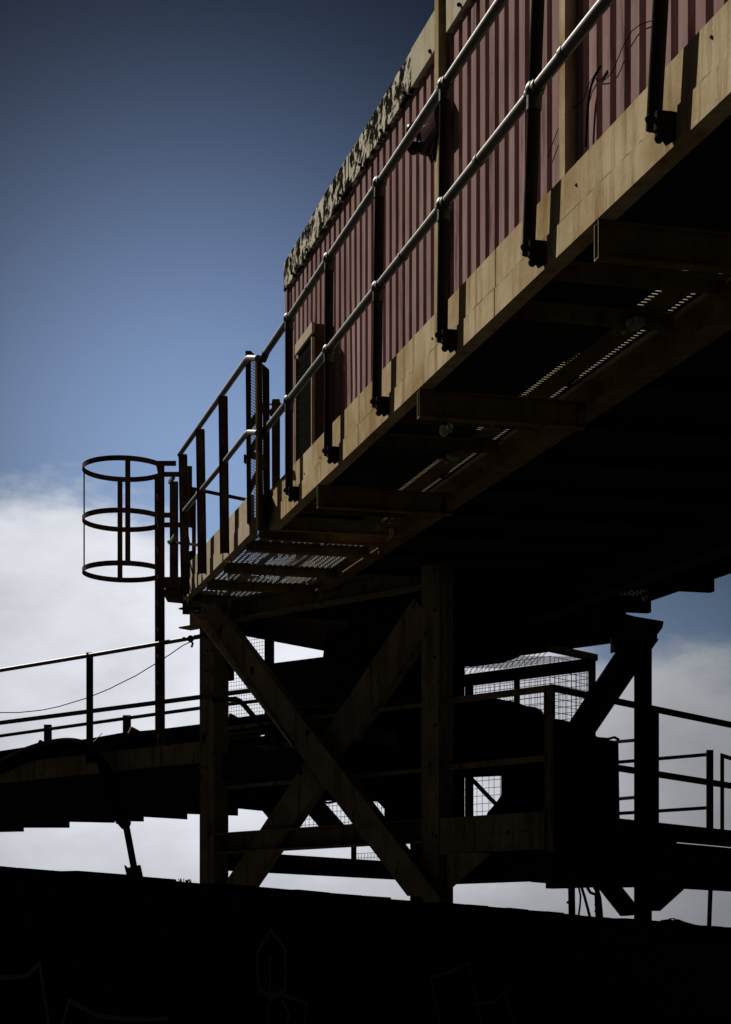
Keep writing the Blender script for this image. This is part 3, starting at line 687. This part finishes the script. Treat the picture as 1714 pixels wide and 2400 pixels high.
meshpanel(MB(), p0, p1, (HY-1935)/F*p1.y, (HY-1865)/F*p1.y, .05, .0045, .002).build('wire_mesh', 'black', mg2)
meshpanel(MB(), Ta(826, 0, 2.2)*Vector((1, 1, 0)) if False else Vector((Ta(826, 0, 2.2).x, Ta(826, 0, 2.2).y, 0)), Vector((Ta(892, 0, 2.2).x, Ta(892, 0, 2.2).y, 0)), (HY-2012)/F*16.8, (HY-1990)/F*16.8, .036, .004, .001).build('wire_mesh', 'black', mg2)
MB().prism([Ta(u, v, 2.25) for u, v in ((823, 1930), (831, 1930), (831, 2030), (823, 2030))], T2*.03).build('frame_post', 'black', mg2)
MB().tube([Ta(742, 1872, 1.9), Ta(755, 1879, 1.9), Ta(770, 1882, 1.9), Ta(788, 1878, 1.9)], .012, 6).build('loose_wire', 'hose', mg2)

# ------------------------------------------------------------------ tower access platform
pf = thing('tower_platform', 'dark access platform with plank edge wrapped around the tower, right of the centre post', 'platform', T(-1.0, 1, .8))
cor = -1.03
for z0, z1 in ((.9625, 1.10), (.83, .9605)):
    tbox(MB(), cor, -.03, -.02, .03, z0, z1).build('edge_board', 'tower', pf)
tbox(MB(), cor-.0, cor+.04, .035, 5.0, .965, 1.10).build('edge_board', 'black', pf)
tbox(MB(), cor+.12, cor+.2, .05, 1.9, .90, .99).build('deck_bearer', 'black', pf)
tbox(MB(), cor, cor+.06, .035, 5.0, .60, .954).build('side_beam', 'black', pf)
tbox(MB(), cor+.06, .3, .30, .40, .62, .93).build('cross_beam', 'black', pf)
tbox(MB(), cor+.061, .8, .5, 4.9, .84, .86).build('deck_plate', 'black', pf)
tbox(MB(), cor+.061, -.2, 1.1, 1.2, .60, .83).build('cross_beam', 'black', pf)
MB().prism([P(1243, 1990, 15.2), P(1420, 1990, 15.2), P(1420, 2080, 15.2), P(1330, 2076, 15.2), P(1292, 2070, 15.2), P(1246, 2066, 15.2), P(1245, 2050, 15.2)], (0, .1, 0)).build('hanger_plate', 'black', pf)
MB().prism([P(1090, 2000, 15.0), P(1250, 1990, 15.0), P(1250, 2052, 15.0), P(1165, 2054, 15.0), P(1090, 2062, 15.0)], (0, .1, 0)).build('hanger_plate', 'black', pf)
MB().prism([P(1380, 1985, 16.6), P(1714+80, 1990, 16.6), P(1714+80, 2073, 16.6), P(1400, 2080, 16.6)], (0, .15, 0)).build('side_beam', 'black', pf)
pr_ = thing('platform_handrail', 'dark flat bar handrail around the tower platform with a corner post', 'handrail', T(cor, 0, 1.1))
px_post(1277, 1300, 1607, 1995, 13.28, dep=.06, root=pr_, mt='tower', nm='corner_post')
for z in (1.985, 1.485):
    MB().beam(T(-.03, .05, z), T(cor, .02, z), .012, .05 if z > 1.9 else .045).build('rail_bar', 'tower', pr_)
    MB().beam(T(.147, .08, z), T(TA-.1, .08, z+.0), .012, .03).build('rail_bar', 'tower', pr_)
    MB().beam(T(cor, .02, z), T(cor, 3.6, z-.03), .012, .05).build('rail_bar', 'black', pr_)
def post_pt(u, v0, v1, y, wd_, root, mt='black'):
    x = (u-CX)/F*y; MB().beam((x, y, (HY-v1)/F*y), (x, y, (HY-v0)/F*y), wd_, wd_*.7, (0, 1, 0)).build('post', mt, root)
post_pt(1533, 1660, 1960, 14.45, .072, pr_)
fr_ = thing('far_handrail', 'thin black handrail on the far side of the platform at the right edge', 'handrail', P(1664, 1955, 17.3))
FP = Vector(((1664-CX)/F*17.3, 17.3, 0))
post_pt(1664, 1758, 1960, 17.3, .06, fr_)
for v in (1768, 1893):
    z = (HY-v)/F*17.3
    MB().beam(FP+ZV*z, FP+T1*1.35+ZV*z, .012, .032).build('rail_bar', 'black', fr_)
post_pt(1693, 1768, 1960, 16.5, .032, fr_)
MB().beam(P(1690, 1770, 16.5), P(1760, 1792, 17.5), .012, .035).build('rail_bar', 'black', fr_)
MB().beam(P(1443, 1739, 17.0), P(1500, 1734, 16.6), .012, .03).build('rail_bar', 'black', fr_)
MB().beam(P(1443, 1873, 17.0), P(1500, 1868, 16.6), .012, .03).build('rail_bar', 'black', fr_)

# hanging pipes and cables, pole, sacking on wall
yy = 15.6
MB_ = MB().tube([P(1340, 2060, yy), P(1340, 2095, yy), P(1341, 2150, yy)], .030, 10)
for v in (2080, 2115): MB_.ball(P(1331, v, yy), .012, 6, 4)
tag(MB_.build('hanging_pipe', 'black'), 'thick black pipe dropping from the platform underside to the wall top, left of the cables', 'pipe')
tag(MB().tube([P(1356, 2075, yy), P(1361, 2100, yy), P(1360, 2120, yy), P(1356, 2150, yy)], .009, 6).build('hanging_cable', 'hose'), 'thin cable bowing slightly, just right of the thick hanging pipe', 'cable', 'cables hanging under the platform')
tag(MB().tube([P(1362, 2075, yy), P(1370, 2100, yy), P(1378, 2130, yy), P(1383, 2150, yy)], .013, 6).build('hanging_cable', 'hose'), 'thicker cable slanting down to the right under the platform', 'cable', 'cables hanging under the platform')
tr = MB().tube([P(1392, 2050, yy), P(1400, 2085, yy), P(1402, 2105, yy), P(1405, 2150, yy)], [.014, .018, .03, .034], 8)
tr.tube([P(1374, 2075, yy), P(1384, 2092, yy), P(1400, 2098, yy)], .014, 6)
tr.tube([P(1390, 2075, yy), P(1396, 2086, yy), P(1400, 2098, yy)], .011, 6)
for v in (2102, 2120, 2136): tr.ball(P(1397, v, yy), .014, 6, 4)
tag(tr.build('cable_loom', 'hose'), 'knobbly forked cable loom right of the slanting cable below the platform', 'cable')
po = MB().tube([P(1666, 2072, 17.8), P(1662, 2180, 17.8)], .022, 8); tag(po.build('pole', 'black'), 'thin black pole under the platform at the right edge of the picture', 'pole')
hb = MB(); ys = 16.0
hb.prism([P(u, v, ys) for u, v in ((1555, 2200), (1556, 2160), (1560, 2155), (1572, 2154), (1577, 2157), (1590, 2154), (1605, 2160), (1630, 2167), (1660, 2171), (1690, 2174), (1714, 2176), (1740, 2200))], (0, .25, 0))
hb.tube([P(1566, 2156, ys), P(1572, 2153, ys), P(1580, 2153, ys), P(1586, 2156, ys)], .006, 6)
tag(hb.build('tarpaulin_heap', 'hose'), 'low black tarpaulin heap behind the wall top at the right', 'tarpaulin')

# ------------------------------------------------------------------ conveyor on the left
cv = thing('conveyor', 'long dark conveyor bridge running left from the tower with stepped underside plates', 'conveyor', T(5, .5, 1.5))
z1 = 1.885
A1 = 8.0
MB().chan(T(TA+.09, .02, 1.80), T(A1, .02, 1.80), .06, .17, .01, side=-1).build('side_beam', 'tower', cv)
MB().chan(T(.9, .55, 1.80), T(TA-.1, .5, 1.80), .06, .15, .01, side=1).build('side_beam', 'tower', cv)
tbox(MB(), .9, A1, .07, 1.3, 1.55, 1.76).build('conveyor_body', 'black', cv)
for (u0, u1, v0, v1) in ((-260, 9, 1952, 1946), (9, 116, 1937, 1937), (116, 222, 1923, 1925), (222, 290, 1921, 1922), (290, 392, 1911, 1917), (392, 511, 1904, 1908), (505, 606, 1890, 1900)):
    MB().prism([Ta(u0, 1820, .5), Ta(u1, 1820, .5), Ta(u1, v1, .5), Ta(u0, v0, .5)], T2*.25).build('underside_plate', 'black', cv)
# belt trough seen above the beam
MB().prism([Ta(u, v, 1.2) for u, v in ((-260, 1790), (0, 1760), (59, 1751), (214, 1730), (293, 1716), (364, 1710), (470, 1697), (540, 1684), (625, 1672), (625, 1712), (560, 1721), (472, 1730), (430, 1736), (330, 1748), (250, 1757), (102, 1774), (20, 1783), (-260, 1815))], T2*.2).build('belt_trough', 'black', cv)
MB().prism([Ta(u, v, .9) for u, v in ((508, 1738), (640, 1722), (640, 1850), (508, 1850))], T2*.1).build('tail_plate', 'black', cv)
mb = MB()
for v0, v1 in ((1722, 1716), (1738, 1728)): mb.beam(Ta(500, v0, .9), Ta(610, v1-4, .9), .02, .02)
mb.build('belt_edge', 'rail', cv)
for u, v in ((306, 1712), (537, 1681), (91, 1742)):
    c0 = Ta(u, v, 1.1); ax = (T2*-1+T1*.7+ZV*.6).normalized()
    MB().tube([c0, c0-ax*.14], .04, 14).build('idler_roller', 'hose', cv)
    rg = MB(); 
    ref = ax.cross(ZV).normalized(); rf2 = ax.cross(ref)
    rg.tube([c0+ax*.003+(ref*math.cos(t*math.pi/8)+rf2*math.sin(t*math.pi/8))*.032 for t in range(17)], .009, 6, False); rg.build('roller_ring', 'cream', cv)
cr = thing('conveyor_handrail', 'dark two bar handrail on the near side of the conveyor bridge, one knotted with wire', 'handrail', T(5, -.05, 1.8))
def trail(pl, b, r, nm, root, mt='post'): return MB().tube([Ta(u, v, b) for u, v in pl], r, 10).build(nm, mt, root)
trail([(-300, 1619), (0, 1571), (205, 1537), (485, 1489)], -.1, .019, 'top_rail', cr, 'rail')
mb = MB(); mb.beam(Ta(-300, 1733, -.1), Ta(592, 1618, -.1), .012, .038); mb.build('mid_rail', 'rail', cr)
px_post(202.5, 217, 1529, 1790, Ta(210, 1, -.1).y, dep=.05, root=cr, mt='post')
br_ = thing('rear_handrail', 'far side handrail of the conveyor bridge with two short visible posts', 'handrail', Ta(200, 1740, 4))
trail([(-300, 1775), (0, 1725), (400, 1669), (540, 1650), (612, 1642)], 3.2, .02, 'top_rail', br_)
px_post(103, 120, 1698, 1750, Ta(110, 1, 3.2).y, dep=.06, root=br_, mt='post'); px_post(288, 306, 1676, 1748, Ta(297, 1, 3.2).y, dep=.06, root=br_, mt='post')
tag(trail([(500, 1640), (553, 1639), (562, 1643), (572, 1652), (680, 1780), (706, 1812)], -.02, .022, 'bent_handrail', None, 'post'), 'black bent tube handrail sloping down behind the big diagonal brace', 'handrail')

wr = MB().tube([Ta(u, v, -.12) for u, v in ((448, 1504), (430, 1512), (400, 1533), (364, 1556), (318, 1584), (271, 1607), (260, 1613), (204, 1636), (138, 1656), (100, 1664), (74, 1667), (42, 1670), (0, 1670), (-200, 1662))], .0045, 5)
wr.ball(Ta(447, 1497, -.13), .03, 8, 6); wr.tube([Ta(447, 1500, -.14), Ta(452, 1508, -.14), Ta(449, 1517, -.14)], .010, 5); wr.tube([Ta(441, 1497, -.14), Ta(447, 1492, -.14), Ta(455, 1493, -.14)], .005, 5)
tag(wr.build('sagging_wire', 'hose'), 'thin black wire sagging from a knot on the conveyor top rail', 'wire')

# hose, down pipe
def smooth(pl, k=6):
    out_ = []
    for i in range(len(pl)-1):
        p0, p1, p2, p3 = pl[max(i-1, 0)], pl[i], pl[i+1], pl[min(i+2, len(pl)-1)]
        for j in range(k):
            t = j/k
            out_.append(0.5*((2*p1)+(p2-p0)*t+(2*p0-5*p1+4*p2-p3)*t*t+(3*p1-p0-3*p2+p3)*t*t*t))
    out_.append(pl[-1]); return out_
hp = smooth([Ta(u, v, -.12) for u, v in ((-160, 1850), (-60, 1822), (0, 1797), (60, 1770), (120, 1752), (168, 1747), (205, 1756), (235, 1783), (258, 1830), (272, 1880), (286, 1925))])
n = len(hp)
rad = [.038+.034*math.sin(math.pi*min(1, i/(n*.72)))**.8 if i < n*.72 else .055 for i in range(n)]
tag(MB().tube(hp, rad, 16).build('slurry_hose', 'hose'), 'fat black rubber hose arching over the conveyor beam and hanging below it', 'hose')
dp = thing('drop_pipe', 'narrow steel pipe with clamps between the hose and the wall top', 'pipe', P(320, 2050, 14.5))
yd = Ta(290, 1900, -.12).y
MB().tube([P(294, 1925, yd), P(316, 2042, yd)], .030, 12).build('pipe', 'black', dp)
MB().prism([P(272, 1913, yd-.04), P(304, 1912, yd-.04), P(304, 1930, yd-.04), P(297, 1942, yd-.04), P(285, 1942, yd-.04), P(273, 1928, yd-.04)], (0, .1, 0)).build('upper_clamp', 'black', dp)
MB().prism([P(298, 2034, yd-.04), P(327, 2027, yd-.04), P(334, 2060, yd-.04), P(300, 2060, yd-.04)], (0, .1, 0)).build('lower_clamp', 'black', dp)
MB().prism([P(291, 2028, yd-.04), P(294, 2028, yd-.04), P(306, 2042, yd-.04), P(304, 2060, yd-.04), P(299, 2060, yd-.04)], (0, .05, 0)).build('clamp_lever', 'black', dp)
tg = MB()
for i in range(16):
    u = random.gauss(440, 10); v = 2063+(u-445)*.088; tg.tube([P(u, v+10, 8.0), P(u+random.uniform(-4, 4), v-random.uniform(-2, 3), 8.0)], .002, 4)
tag(tg.build('wall_grass', 'black'), 'tuft of short dry weeds on the wall top, left of the left tower post', 'weeds', kind='stuff')
sp = MB().tube([P(215, 1744, 16.6), P(240, 1718, 16.6)], .004, 5); tag(sp.build('wire_end', 'rail'), 'short stiff wire end sticking up behind the hose bend', 'wire')
